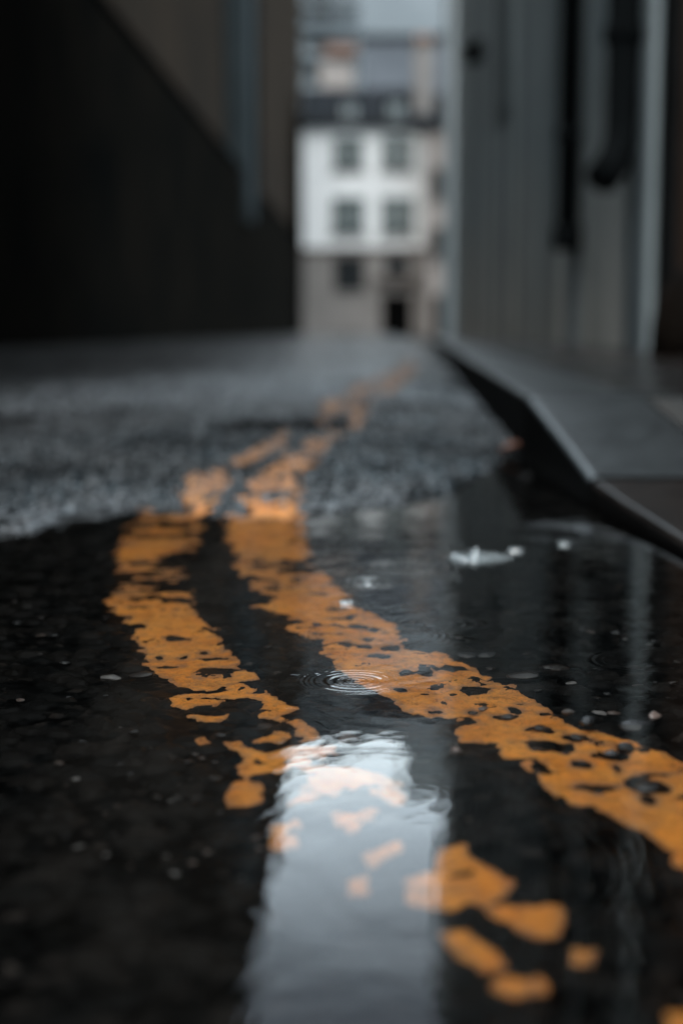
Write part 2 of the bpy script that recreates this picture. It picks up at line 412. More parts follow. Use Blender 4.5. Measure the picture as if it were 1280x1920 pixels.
M['stone_brown']=plaster('brown stone',(.005,.004,.0034),(.016,.011,.0085),140,.3,0,.5,.0006,700)
M['leaf']=flat('rust leaf',(.22,.08,.04),.5,.4,0,.4,120)
def foam():
    m,nt,_,lk=new_mat('splashing water'); v=objvec(nt); n=noise(nt,v,420,4,.6)
    d=nt.nodes.new('ShaderNodeBsdfDiffuse'); d.inputs[0].default_value=(.34,.39,.41,1)
    g=nt.nodes.new('ShaderNodeBsdfGlossy'); g.inputs['Roughness'].default_value=.15
    t=nt.nodes.new('ShaderNodeBsdfTransparent'); a=nt.nodes.new('ShaderNodeMixShader'); b=nt.nodes.new('ShaderNodeMixShader')
    a.inputs[0].default_value=.35; lk.new(d.outputs[0],a.inputs[1]); lk.new(g.outputs[0],a.inputs[2])
    lk.new(ramp(nt,n,[(.36,(.1,)*3),(.62,(.8,)*3)]),b.inputs[0]); lk.new(t.outputs[0],b.inputs[1]); lk.new(a.outputs[0],b.inputs[2])
    o=nt.nodes.new('ShaderNodeOutputMaterial'); lk.new(b.outputs[0],o.inputs[0]); return m
M['foam']=foam()

# ------------------------------------------------------------------ road and puddle
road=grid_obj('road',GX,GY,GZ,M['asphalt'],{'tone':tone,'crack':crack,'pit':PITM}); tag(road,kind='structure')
mb=MB()
wy=axis([(-1.8,.3,.2,.1),(.3,2.4,.05,.05)])
for i in range(len(wy)-1):
    a,b=wy[i],wy[i+1]; n=len(mb.v)
    mb.v += [(-2.6,a,0),(float(kerb_x(a))+.01,a,0),(float(kerb_x(b))+.01,b,0),(-2.6,b,0)]; mb.f.append((n,n+1,n+2,n+3))
pud=mb.build('puddle_water',M['water'],smooth=True); tag(pud,kind='structure')

# ------------------------------------------------------------------ painted double line
L1=[[(285,960),(245,988),(230,1020),(222,1060),(232,1090),(218,1110),(218,1135),(248,1148),(236,1160),(272,1168),(252,1195),(278,1212),(265,1235),(330,1262),(342,1277),(400,1278),(430,1266),(475,1258),(444,1240),(424,1215),(392,1185),(392,1165),(360,1146),(360,1104),(338,1082),(347,1050),(362,1010),(372,985),(370,960)],
 [(325,1302),(345,1288),(420,1285),(440,1270),(500,1285),(530,1305),(540,1320),(520,1336),(488,1335),(502,1320),(490,1302),(460,1296),(352,1296),(412,1301),(415,1312),(350,1316),(325,1312)],
 [(360,1331),(430,1331),(436,1342),(365,1342)],
 [(525,1340),(570,1342),(595,1358),(612,1375),(608,1384),(560,1384),(555,1360)],
 [(470,1376),(530,1363),(541,1372),(520,1383),(480,1386)],
 [(370,1374),(388,1371),(390,1380),(372,1381)],
 [(420,1380),(450,1378),(470,1396),(500,1403),(560,1390),(620,1390),(633,1410),(600,1419),(570,1430),(545,1441),(500,1441),(480,1450),(455,1440),(435,1425),(455,1408),(430,1392)],
 [(455,1453),(475,1453),(487,1485),(470,1496),(435,1494),(431,1480)],
 [(570,1428),(640,1436),(700,1440),(738,1462),(765,1492),(745,1503),(700,1483),(650,1472),(628,1490),(600,1484),(570,1498),(545,1502),(550,1475),(570,1460)],
 [(512,1535),(552,1528),(557,1580),(515,1586)],
 [(630,1520),(700,1513),(708,1535),(660,1550),(635,1542)],
 [(688,1592),(745,1570),(752,1588),(700,1612)],
 [(638,1640),(690,1628),(694,1656),(650,1672)],
 [(830,1590),(870,1583),(892,1620),(955,1645),(950,1668),(880,1692),(838,1692),(760,1678),(762,1642),(825,1620)],
 [(920,1692),(1060,1686),(1058,1735),(1010,1748),(960,1722),(912,1718)],
 [(828,1735),(880,1728),(942,1770),(947,1798),(900,1808),(828,1762)],
 [(918,1820),(1022,1813),(1034,1842),(960,1853),(913,1842)],
 [(1060,1766),(1127,1763),(1122,1797),(1063,1797)],
 [(1240,1880),(1330,1870),(1340,1940),(1250,1930)]]
L1F=[[(328,948),(362,912),(428,903),(422,922),(380,943)],[(438,880),(490,848),(542,825),(532,845),(482,876),(450,888)],
 [(592,798),(610,770),(650,745),(690,725),(742,700),(736,714),(682,746),(640,776),(616,800)],
 [(742,700),(775,672),(790,655),(785,672),(755,700)]]
L2=[[(455,966),(440,978),(428,1000),(446,1030),(440,1055),(470,1085),(512,1113),(492,1127),(555,1148),(600,1152),(558,1165),(562,1178),(612,1193),(600,1205),(642,1235),(630,1248),(700,1290),(740,1305),(780,1335),(850,1338),(862,1350),(850,1370),(870,1390),(930,1395),(935,1415),(985,1438),(1020,1455),(1025,1485),(1070,1508),(1120,1518),(1160,1540),(1215,1560),(1250,1590),(1280,1625),(1380,1720),(1420,1560),(1330,1470),(1280,1437),(1230,1417),(1130,1375),(1060,1358),(1035,1335),(1000,1308),(960,1283),(920,1263),(875,1240),(845,1222),(770,1206),(757,1180),(720,1150),(650,1125),(642,1100),(602,1060),(572,1045),(562,1000),(546,966)]]
L2F=[[(440,972),(468,940),(480,910),(520,880),(545,860),(594,868),(562,905),(548,940),(540,972)],[(560,872),(578,850),(642,820),(640,832),(604,862)],
 [(648,796),(655,768),(692,760),(686,785),(668,802)],[(700,752),(740,715),(778,690),(770,704),(735,742)]]
HOLES=[(650,1200,12,6),(690,1190,12,4),(685,1206,14,3.5),(730,1206,17,6),(712,1222,24,4),(762,1252,18,6),(797,1252,18,6),(845,1243,30,4),(890,1285,26,9),(748,1285,12,4),(820,1327,15,5),(875,1350,24,4),(885,1329,12,5),(950,1337,22,7),(965,1325,14,5),(975,1311,10,3),(1015,1366,28,7),(1007,1402,24,10),(1057,1410,20,11),(1082,1385,32,9),(1090,1440,16,8),(1145,1425,28,10),(1157,1447,8,6),(1010,1445,18,13),(1120,1485,36,7),(1215,1482,45,15),(1225,1460,30,5),(1215,1507,14,8),(1025,1332,10,5),
 (335,1188,22,3.5),(345,1223,8,3),(298,1223,7,3),(381,1216,9,3),(415,1244,28,3.5),(394,1227,30,2.2),(312,1239,25,2),(285,1111,45,3.5),(331,1117,30,4),(255,1083,30,3),(305,1054,30,4),(340,1031,22,6),(263,1048,20,3),(288,1001,28,4),(260,1128,20,2.5),(320,1080,22,3),
 (610,1180,30,2.5),(660,1165,35,2),(640,1150,20,2.5),(520,1095,26,3),(560,1075,20,2),(480,1060,18,3),(700,1170,18,3),(600,1105,18,2.5)]
def sdf(X,Y,poly):
    P=np.array(poly); n=len(P); d=np.full(X.shape,1e9); ins=np.zeros(X.shape,bool)
    for i in range(n):
        a=P[i-1]; b=P[i]; e=b-a; wx=X-a[0]; wy=Y-a[1]
        t=np.clip((wx*e[0]+wy*e[1])/(e@e+1e-12),0,1); d=np.minimum(d,np.hypot(wx-e[0]*t,wy-e[1]*t))
        c=((a[1]>Y)!=(b[1]>Y)); 
        with np.errstate(divide='ignore',invalid='ignore'):
            xi=(b[0]-a[0])*(Y-a[1])/(b[1]-a[1]+1e-15)+a[0]
        ins^=(c&(X<xi))
    return np.where(ins,d,-d)
def contour_mesh(name,parts,mat):
    V=[];F=[];WEAR=[];off=0
    for (x0,x1,y0,y1,st,polys,z,holes,nz,stk) in parts:
        gx=np.arange(x0,x1,st); gy=np.arange(y0,y1,st); X,Y=np.meshgrid(gx,gy)
        fld=np.full(X.shape,-1.)
        for poly in polys:
            w=[(W(px,py,z).x,W(px,py,z).y) for px,py in poly]
            A=np.array(w); m=.012
            ix0,ix1=np.searchsorted(gx,[A[:,0].min()-m,A[:,0].max()+m]); iy0,iy1=np.searchsorted(gy,[A[:,1].min()-m,A[:,1].max()+m])
            if ix1<=ix0 or iy1<=iy0: continue
            sl=(slice(iy0,iy1),slice(ix0,ix1)); fld[sl]=np.maximum(fld[sl],sdf(X[sl],Y[sl],w))
        sc=np.clip((Y-.2)/.4,.45,3)
        nn=nz*(.0046*fbm(X/.020,Y/.026,5,60)+.0040*fbm(X/.0065,Y/.0085,4,70)+.0042*np.abs(fbm(X/.011,Y/.016,3,75))+.0002)*sc
        fld=fld+nn
        fld=fld-.0010*sstep(.385,.36,Y)+.0012*sstep(.375,.40,Y)*sstep(.47,.45,Y)-.0035*sstep(1.25,1.6,Y)
        # sideways scuffs, rubbed through to the tarmac
        scuff=.010*(stk-fbm(X/.042+.6*fbm(X/.02,Y/.02,2,44),Y/.019,4,43))+.05*sstep(.86,.70,Y)
        fld=np.minimum(fld,scuff)
        for hx,hy,rx,ry in holes:
            c=W(hx,hy,z); a=abs(W(hx+rx,hy,z).x-c.x); b=abs(W(hx,hy-ry,z).y-c.y)
            ex=(X-c.x)/a; ey=(Y-c.y)/b; q=(np.sqrt(ex*ex+ey*ey)-1+.7*fbm(X/.007,Y/.007,3,80))*min(a,b)
            fld=np.minimum(fld,q)
        # chips knocked out where big stones stand proud
        h,t,cr,kv=stones(X,Y)
        fld=np.minimum(fld,.0022+(.95-kv)*.05+.003*fbm(X/.0035,Y/.0035,3,90))
        fld=fld-.006*np.clip(fbm(X/.035,Y/.05,4,33)+.12,0,1)*sstep(1.12,1.5,Y)-.012*np.clip(fbm(X/.02,Y/.05,3,34)+.1,0,1)*sstep(1.6,2.2,Y)
        gn=relief_gain(X,Y)
        Z=base_height(X,Y)+h*gn*.5+.0010+np.minimum(0,(fld-.0006))*.6
        G=base_height(X,Y)+h*gn
        Z=np.where(Y>1.08,np.maximum(Z,G+.0004+.0008*sstep(1.1,1.4,Y)),Z)
        worn=sstep(1.10,1.24,Y)*.62+sstep(1.4,1.9,Y)*.24+.25*np.clip(fbm(X/.05,Y/.05,3,95)+.2,0,1)
        wear=np.clip(worn+.55*(1-sstep(.0,.0030,fld+.0012*fbm(X/.003,Y/.003,2,61)))*sstep(1.3,1.0,Y),0,1)
        # triangles clipped at fld=0
        ny,nx=X.shape; idx=np.arange(ny*nx).reshape(ny,nx)
        t1=np.stack([idx[:-1,:-1],idx[:-1,1:],idx[1:,1:]],-1).reshape(-1,3); t2=np.stack([idx[:-1,:-1],idx[1:,1:],idx[1:,:-1]],-1).reshape(-1,3)
        T=np.concatenate([t1,t2]); f=fld.ravel(); f=np.where(np.abs(f)<1e-7,1e-7,f)
        ins=f[T]>0; cnt=ins.sum(1)
        P=np.stack([X.ravel(),Y.ravel(),Z.ravel()],-1); wv=wear.ravel()
        full=T[cnt==3]
        verts={}; vl=[]; wl=[]
        def gv(i):
            k=(i,i)
            if k not in verts: verts[k]=len(vl); vl.append(P[i]); wl.append(wv[i])
            return verts[k]
        def ge(i,j):
            k=(i,j) if i<j else (j,i)
            if k not in verts:
                t=f[i]/(f[i]-f[j]); verts[k]=len(vl); vl.append(P[i]+(P[j]-P[i])*t); wl.append(wv[i])
            return verts[k]
        fl=[tuple(gv(int(i)) for i in t) for t in full]
        for t,c,n in zip(T,ins,cnt):
            if n==1:
                k=int(np.argmax(c)); a,b,d=int(t[k]),int(t[(k+1)%3]),int(t[(k+2)%3]); fl.append((gv(a),ge(a,b),ge(a,d)))
            elif n==2:
                k=int(np.argmin(c)); a,b,d=int(t[k]),int(t[(k+1)%3]),int(t[(k+2)%3]); fl.append((ge(a,b),gv(b),gv(d),ge(a,d)))
        V+=[tuple(v) for v in vl]; WEAR+=wl; F+=[tuple(off+i for i in t) for t in fl]; off=len(V)
    me=bpy.data.meshes.new(name); me.from_pydata(V,[],F); me.materials.append(mat)
    for p in me.polygons: p.use_smooth=True
    a=me.attributes.new('wear','FLOAT','POINT'); a.data.foreach_set('value',np.array(WEAR,dtype=np.float32))
    o=bpy.data.objects.new(name,me); COL.objects.link(o); return o
PD=-.0045
y1=contour_mesh('yellow_line',[(-.24,.20,.28,1.19,.0014,L1,PD,HOLES,1,.17),(-.3,.6,1.16,6.5,.005,L1F,.006,[],1.3,.27)],M['paint'])
tag(y1,'left worn yellow road line breaking into orange flecks in the puddle','road marking','double yellow lines')
y2=contour_mesh('yellow_line',[(-.24,.26,.28,1.155,.0014,L2,PD,HOLES,1,.36),(-.3,.6,1.13,6.5,.005,L2F,.006,[],1.3,.42)],M['paint'])
tag(y2,'right wider yellow road line under the raindrop ring, running off the right edge','road marking','double yellow lines')

# ------------------------------------------------------------------ loose stones
def pebble_mesh(seed,mat,name,sub=3):
    r=random.Random(seed); bm=bmesh.new(); bmesh.ops.create_icosphere(bm,subdivisions=sub,radius=1)
    from mathutils import noise as mn
    off=Vector((r.random()*50,r.random()*50,r.random()*50)); planes=[Vector((r.uniform(-1,1),r.uniform(-1,1),r.uniform(-1,1))).normalized() for _ in range(7)]
    for v in bm.verts:
        d=v.co.normalized(); k=1+.32*mn.noise(d*1.3+off)+.08*mn.noise(d*5+off)
        for p in planes:
            q=d.dot(p)*k
            if q>.72: k*=.72/q
        v.co=d*k
    me=bpy.data.meshes.new(name); bm.to_mesh(me); bm.free(); me.materials.append(mat)
    for p in me.polygons: p.use_smooth=True
    return me
PEB={k:[pebble_mesh(s*7+i,M[k],'stone') for i in range(4)] for s,k in enumerate(('stone','stone_pale','stone_pink','stone_brown'))}
def surf(x,y):
    X=np.array([[x]]);Y=np.array([[y]]); return float((base_height(X,Y)+stones(X,Y)[0])[0,0])
def stone_at(px,py,wpx,kind,label=None,group=None,flat_=.45,lift=0,name='stone',ratio=.75):
    p=W(px,py,-.003); s=abs(W(px+wpx/2,py,-.003).x-p.x)
    me=random.choice(PEB[kind]); o=bpy.data.objects.new(name,me); COL.objects.link(o)
    g=surf(p.x,p.y)
    o.scale=(s,s*ratio,s*flat_); o.rotation_euler=(random.uniform(-.15,.15),random.uniform(-.15,.15),random.uniform(-.5,.5))
    o.location=(p.x,p.y,g+s*flat_*.35+lift)
    return tag(o,label,'stone',group)
stone_at(207,1253,44,'stone_pale','white flat stone chip lying left of the left yellow line','',.28,ratio=.55)
stone_at(268,1254,56,'stone_brown','dark brown flat stone beside the white chip left of the line',None,.25)
stone_at(855,1421,26,'stone_pink','small pinkish pebble right of the bright sky reflection',None,.7)
stone_at(652,1388,46,'stone_pink','mottled pink and grey pebble just right of the broken left line',None,.6)
stone_at(912,1220,50,'stone','grey flat oval stone under water right of the paint',None,.22)
stone_at(985,1267,70,'stone_brown','long flat brown stone right of the painted line',None,.22)
stone_at(1045,1233,60,'stone_brown','dark flat pebble in the water beyond the long brown stone',None,.22)
stone_at(880,1209,60,'stone','long grey stone touching the far edge of the right line',None,.2)
stone_at(1190,1368,74,'stone','largest rough grey stone breaking the water beyond the right line',None,.42,.002)
stone_at(1225,1357,30,'stone_pink','pinkish stone leaning on the largest grey stone',None,.6,.003)
stone_at(1170,1410,40,'stone','grey stone at the far edge of the right line below the largest stone',None,.5,.002)
stone_at(1065,1342,24,'stone_pale','pale pebble on the far edge of the right line',None,.5,.001)
stone_at(1100,1364,36,'stone','grey pebble poking up at the line edge beside the pale pebble',None,.55,.002)
stone_at(1070,1263,24,'stone_pale','small bright chip under water beyond the right line',None,.3)
stone_at(1125,1324,30,'stone_pale','pale flat chip between the far line edge and the largest stone',None,.3)
stone_at(1150,1335,26,'stone_pink','small pink chip next to the pale flat chip',None,.3)
G1='dark stones poking through the right yellow line'
for (px,py,w,l) in [(1057,1411,38,.002),(1082,1387,54,.0015),(1145,1426,50,.002),(1215,1484,84,.002),(1090,1441,30,.0015),(1015,1367,50,0),(1007,1403,44,0),(1120,1486,60,.0005),(1157,1447,18,.001),(1010,1446,34,.0),(950,1337,40,0),(885,1330,22,0)]:
    stone_at(px,py,w*.72,'stone','dark wet stone poking through the right yellow line',G1,.30,l*.35)
G2='small stones scattered under the puddle'
rr=random.Random(5); n=0
regions=[(0,210,1120,1300,16),(30,420,1330,1560,26),(860,1280,1160,1340,26),(430,620,1080,1260,10),(250,480,1400,1600,8),(860,1240,1480,1620,5),(640,860,1330,1420,6)]
for x0,x1,y0,y1,c in regions:
    for i in range(c):
        k=rr.choice(['stone','stone','stone','stone_brown','stone_brown','stone_pink','stone_pale'] if rr.random()<.55 else ['stone','stone_brown'])
        kk=rr.uniform(9,24)*(1 if k!='stone_pale' else .55)
        stone_at(rr.uniform(x0,x1),rr.uniform(y0,y1),kk,k,'small stone scattered under the puddle water',G2,rr.uniform(.16,.30))
G4='pale grit specks on the puddle bed at the lower left'
for i in range(16):
    stone_at(rr.uniform(90,500),rr.uniform(1385,1660),rr.uniform(12,26),rr.choice(['stone_pale','stone_pink','stone_pink']),'pale blurred grit speck on the dark puddle bed at the lower left',G4,.22)
# litter by the kerb
G3='chips of grit in the gutter by the kerb'
for px,py,w,k in [(938,832,26,'stone'),(955,842,20,'stone_pale'),(945,856,24,'stone'),(985,880,30,'stone'),(1003,868,16,'stone_pale'),(925,822,20,'stone'),(1055,912,22,'stone')]:
    o=stone_at(px,py,w,k,'wet grit chip lying in the gutter by the kerb',G3,.5)
# curled leaf
mb=MB(); lp=W(973,856,.0); nn_=7
for i in range(nn_+1):
    t=i/nn_; wd=.013*math.sin(math.pi*min(1,t*.98+.01))**.7
    for s in (-1,0,1): mb.v.append((lp.x-.022+.044*t, lp.y+s*wd, .004+.006*abs(s)+.008*math.sin(t*2.5)))
for i in range(nn_):
    for s in (0,1): a=i*3+s; mb.f.append((a,a+1,a+4,a+3))
lf=mb.build('fallen_leaf',M['leaf'],smooth=True); tag(lf,'small curled rust coloured leaf in the gutter beside the kerb','leaf')
# ------------------------------------------------------------------ raindrop splashes
def splash(px,py,w,label,h=.008,spout=True,seed=1):
    c=W(px,py,0); r=w/2/ (2667/c.y); rd=random.Random(seed)
    e=empty('water_splash',(c.x,c.y,0),label,'splash','raindrop splashes on the puddle')
    mb=MB(); n=36
    rows=[(.15,.0004),(.5,.0008),(.8,.0016),(.97,.0008),(1.04,-.0004)]
    for i in range(len(rows)):
        for k in range(n):
            th=2*math.pi*k/n; j=1+.07*math.sin(3*th+seed)+.05*math.sin(8*th+2*seed)
            rr_=r*rows[i][0]*j; zz=rows[i][1]*(1+.35*math.sin(5*th+seed)+.3*math.sin(13*th))
            mb.v.append((c.x+rr_*math.cos(th),c.y+rr_*math.sin(th)*.8,zz))
    for i in range(len(rows)-1):
        for k in range(n): mb.f.append((i*n+k,i*n+(k+1)%n,(i+1)*n+(k+1)%n,(i+1)*n+k))
    mb.f.append(tuple(range(n)))
    mb.build('crown',M['foam'],e,smooth=True)
    if spout:
        mb=MB(); mb.tube([(c.x-.1*r,c.y,0),(c.x-.1*r,c.y,h*.35),(c.x-.08*r,c.y,h*.7),(c.x-.05*r,c.y,h)],[r*.34,r*.16,r*.12,r*.05],14); mb.build('spout',M['foam'],e,smooth=True)
        for q in range(3):
            bm=bmesh.new(); bmesh.ops.create_icosphere(bm,subdivisions=2,radius=.0009); me=bpy.data.meshes.new('droplet'); bm.to_mesh(me); bm.free(); me.materials.append(M['foam'])
            for p in me.polygons: p.use_smooth=True
            o=bpy.data.objects.new('droplet',me); COL.objects.link(o); o.parent=e; o.location=(rd.uniform(-.8,1.2)*r,rd.uniform(-.5,.5)*r,rd.uniform(.3,1.1)*h)
splash(897,1046,118,'largest white raindrop splash with a short spout near the kerb',.0068,True,1)
splash(1057,1022,22,'tiny round splash right of the largest splash',.003,False,2)
splash(966,1034,28,'small splash touching the right side of the largest splash',.004,False,3)
splash(650,1132,26,'small bright splash above the raindrop ring on the right line',.0022,False,4)
splash(689,1096,14,'tiny bright splash in the reflection of the white house',.003,False,5)

# ------------------------------------------------------------------ kerb and pavement
WALLX=.89
def kerb(y0,y1,mat,label,dz0=0,dz1=0,w=.13):
    n=max(2,int((y1-y0)/.1)+1); ysx=np.linspace(y0,y1,n); rb=.007
    prof=[(0,-.04),(0,-rb)]+[(rb-rb*math.cos(a),-rb+rb*math.sin(a)) for a in (R(18),R(36),R(54),R(72))]+[(rb,0),(w,0),(w,-.04)]
    mb=MB()
    for j,y in enumerate(ysx):
        kxx=float(kerb_x(y)); z=float(kerb_z(y))+dz0+(dz1-dz0)*j/(n-1)
        for px,pz in prof:
            wob=.0012*math.sin(y*60+px*50)
            mb.v.append((kxx+px+wob, y, -.04 if pz==-.04 else z+pz+.0008*math.sin(y*37)))
    m=len(prof)
    for j in range(n-1):
        for k in range(m-1): a=j*m+k; mb.f.append((a,a+1,a+m+1,a+m))
    mb.f.append(tuple(range(m))); mb.f.append(tuple((n-1)*m+k for k in range(m)))
    o=mb.build('kerb_stone',mat,smooth=True)
    o.data.set_sharp_from_angle(angle=R(50))
    return tag(o,label,'kerb','kerb stones along the right pavement')
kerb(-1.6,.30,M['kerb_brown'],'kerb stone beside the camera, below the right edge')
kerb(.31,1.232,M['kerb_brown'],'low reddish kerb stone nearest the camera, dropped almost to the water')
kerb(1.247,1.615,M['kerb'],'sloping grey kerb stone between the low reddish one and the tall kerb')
yy=1.622; ki=0
kl=['first full height kerb stone beyond the sloping one','second full height kerb stone beyond the sloping one','third full height kerb stone, next to the dark gutter','fourth full height kerb stone beyond the sloping one']
while yy<15.5:
    l=kl[ki] if ki<4 else 'far blurred kerb stone of the right pavement'
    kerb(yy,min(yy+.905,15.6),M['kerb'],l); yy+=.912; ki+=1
# paving slabs behind the kerb: one sheet per course with dark joints between
mb=MB(); mb.box(.25,6,-8,16,-.06,-.002); pb=mb.build('pavement_bed',M['joint']); tag(pb,kind='structure')
def wz(y): # pavement level at the wall foot
    return float(np.interp(y,[-2,1,1.7,5],[.03,.035,.084,.092]))
def slab_row(y0,y1,mat,name='pavement'):
    mb=MB(); n=5; m=8
    y0+=.007; y1-=.007
    for j in range(n):
        y=y0+(y1-y0)*j/(n-1)
        for i in range(m):
            t=i/(m-1); x=float(kerb_x(y))+.136+t*(WALLX+.25-float(kerb_x(y))-.136)
            z=float(kerb_z(y))-.001+t*(wz(y)-float(kerb_z(y)))
            mb.v.append((x,y,z))
    top=len(mb.v)
    for k in range(top): v=mb.v[k]; mb.v.append((v[0],v[1],v[2]-.05))
    for j in range(n-1):
        for i in range(m-1):
            a=j*m+i; mb.f.append((a,a+1,a+m+1,a+m)); mb.f.append((top+a,top+a+m,top+a+m+1,top+a+1))
    for j in range(n-1):
        a=j*m; mb.f.append((a,a+m,a+m+top,a+top)); a=j*m+m-1; mb.f.append((a,a+top,a+m+top,a+m))
    for i in range(m-1):
        a=i; mb.f.append((a,a+top,a+top+1,a+1)); a=(n-1)*m+i; mb.f.append((a,a+1,a+1+top,a+top))
    return mb.build(name,mat,bevel=0)
rows=[(-1.6,.30),(.30,1.24),(1.24,1.62),(1.62,2.5),(2.5,3.4),(3.4,4.3),(4.3,6.1),(6.1,7.9),(7.9,10),(10,12.5),(12.5,15.8)]
for i,(a,b) in enumerate(rows):
    o=slab_row(a,b,M['pave_brown'] if i<2 else M['pave_dark'] if i==2 else M['pave']); tag(o,kind='structure')

# ------------------------------------------------------------------ left side: dark hoarding wall and the brown building over it
lw=empty('boundary_wall',(-3.2,2,0),'long almost black wall along the left side of the lane','wall')
MB().box(-3.35,-3.0,-1,64,-.1,3.72).build('wall_face',M['darkwall'],lw)
MB().box(-3.38,-2.97,-1,64,3.723,3.82).build('coping',M['darkcap'],lw,bevel=.01)
lb=empty('brown_building',(-3.8,2,0),'tall brown rendered building rising above the black wall on the left','building')
MB().box(-14,-3.36,-1,68,-.1,17.0).build('wall',M['brownwall'],lb)
MB().box(-14.1,-3.2,-1.1,68.1,17.003,17.3).build('roof_eaves',M['trim'],lb)
mb=MB(); z0=at(455,335,33).z; zb=at(470,412,33).z
xa,xb=-3.355,at(468,300,33).x
mb.box(xa,xb,33,34.6,z0,13.2)
mb.build('pier',M['pier'],lb,bevel=.03)
MB().hexa([(xb-.2,33.3,zb),(xb,33.3,zb),(xb,34.3,zb),(xb-.2,34.3,zb),(-2.965,33,z0-.004),(xb,33,z0-.004),(xb,34.6,z0-.004),(-2.965,34.6,z0-.004)]).build('corbel',M['pier'],lb,bevel=.02)
MB().tube([(-3.24,40,3.9),(-3.24,40,16.9)],.12).build('downpipe',M['pipe'],lb,smooth=True)

# ------------------------------------------------------------------ right side: grey building with downpipes
rb_=empty('grey_building',(WALLX+2,10,0),'dark grey streaked building along the right pavement','building')
MB().box(WALLX,9,4.56,15.75,.02,14).build('wall',M['greywall'],rb_)
MB().box(WALLX-.025,WALLX+.1,4.60,5.00,.05,13.9).build('pilaster',M['pilaster'],rb_,bevel=.008)
MB().box(WALLX-.02,WALLX+.1,15.3,15.78,.05,13.95).build('pilaster',M['pilaster'],rb_,bevel=.01)
MB().box(WALLX-.012,WALLX+.1,6.3,6.62,.05,13.9).build('pilaster',M['midgrey'],rb_,bevel=.006)
MB().box(WALLX-.01,WALLX+.1,9.5,10.6,1.6,13.9).build('panel',M['greywall'],rb_,bevel=.01)
MB().box(WALLX-.15,9,4.5,15.9,14.003,14.3).build('roof_eaves',M['trim'],rb_)
def downpipe(px,py_end,rad,label,shoe):
    Y=(WALLX-rad-.03)/((px-700)/2667.); X=WALLX-rad-.03
    ze=at(px,py_end,Y).z
    e=empty('downpipe',(X,Y,ze),label,'drainpipe','drainpipes on the grey building')
    if shoe:
        pts=[(X,Y,13.5),(X,Y,ze+.19),(X-.005,Y-.01,ze+.13),(X-.03,Y-.05,ze+.07),(X-.075,Y-.12,ze+.01)]
        MB().tube(pts,[rad,rad,rad,rad,rad*1.05]).build('pipe',M['pipe'],e,smooth=True)
    else:
        MB().tube([(X,Y,13.5),(X,Y,ze)],rad).build('pipe',M['pipe'],e,smooth=True)
        MB().tube([(X,Y,ze-.002),(X,Y,ze+.10)],rad*1.35).build('collar',M['pipe'],e,smooth=True)
    for z in (ze+.45,ze+2.2,ze+4,ze+6):
        MB().tube([(X,Y,z),(X,Y,z+.05)],rad*1.2).build('bracket',M['pipe'],e,smooth=True)
downpipe(1055,468,.046,'thinner black drainpipe, cut off above the pavement, on the grey wall',False)
downpipe(1150,345,.055,'thicker black drainpipe ending in a bent shoe next to the pale pilaster',True)
# lantern on the wall
p=at(893,95,11.9); ln=empty('wall_lantern',p,'small dark lantern on a bracket high on the grey wall','lantern')
MB().box(p.x-.02,WALLX-.003,p.y-.02,p.y+.02,p.z+.05,p.z+.09).build('bracket',M['pipe'],ln)
MB().hexa([(p.x-.09,p.y-.07,p.z-.09),(p.x+.05,p.y-.07,p.z-.09),(p.x+.05,p.y+.07,p.z-.09),(p.x-.09,p.y+.07,p.z-.09),(p.x-.12,p.y-.1,p.z+.045),(p.x+.08,p.y-.1,p.z+.045),(p.x+.08,p.y+.1,p.z+.045),(p.x-.12,p.y+.1,p.z+.045)]).build('lamp_housing',M['pipe'],ln,bevel=.01)
# brown front next to the camera
bf=empty('brown_shopfront',(2,2,0),'dark brown building front at the right edge beside the pale pilaster','building')
MB().box(.90,9,-1.5,4.553,.02,9).build('wall',M['brownfront'],bf)
MB().box(.882,1.08,4.30,4.545,.05,8.9).build('corner_post',M['trim'],bf,bevel=.01)
MB().box(.9,9,-1.6,4.5,9.003,9.25).build('roof_eaves',M['trim'],bf)
mb=MB(); gx,gy=.845,3.62
prof=[(.15,0),(.148,.08),(.135,.15),(.10,.20),(.05,.232),(.005,.24)]
mb.tube([(gx,gy,.085+z) for r_,z in prof],[r_ for r_,z in prof],24)
gs=mb.build('guard_stone',M['guard'],smooth=True); tag(gs,'dark brown rounded guard stone against the building at the right edge','guard stone')

# ------------------------------------------------------------------ far end of the lane
def window(parent,px0,px1,py0,py1,Y,glass='glass',bars=(2,3),frame='frame',label=None):
    a=at(px0,py1,Y); b=at(px1,py0,Y); x0,x1,z0,z1=a.x,b.x,a.z,b.z; t=.07
    mb=MB()
    mb.box(x0-t,x0,Y-.07,Y+.05,z0,z1); mb.box(x1,x1+t,Y-.07,Y+.05,z0,z1); mb.box(x0-t,x1+t,Y-.07,Y+.05,z1+.001,z1+t); 
    for i in range(1,bars[0]): xm=x0+(x1-x0)*i/bars[0]; mb.box(xm-.03,xm+.03,Y-.055,Y-.02,z0,z1)
    for j in range(1,bars[1]): zm=z0+(z1-z0)*j/bars[1]; mb.box(x0,x1,Y-.050,Y-.025,zm-.02,zm+.02)
    f=mb.build('window',M[frame],parent)
    if label: f['label']=label
    g=MB().box(x0,x1,Y-.02,Y+.02,z0,z1).build('pane',M[glass]); g.parent=f; g.matrix_parent_inverse=f.matrix_world.inverted(); g.matrix_parent_inverse=Matrix.Translation((0,0,0))
    s=MB().box(x0-.12,x1+.12,Y-.14,Y+.02,z0-.10,z0-.001).build('sill',M['beige']); s.parent=f
    g.matrix_parent_inverse=Matrix.Translation(-Vector(parent.location)).inverted() @ Matrix.Translation(-Vector(parent.location))
    # children are written in world space: undo the parent chain
    g.matrix_parent_inverse=Matrix(); s.matrix_parent_inverse=Matrix()
    return f
YB=60.
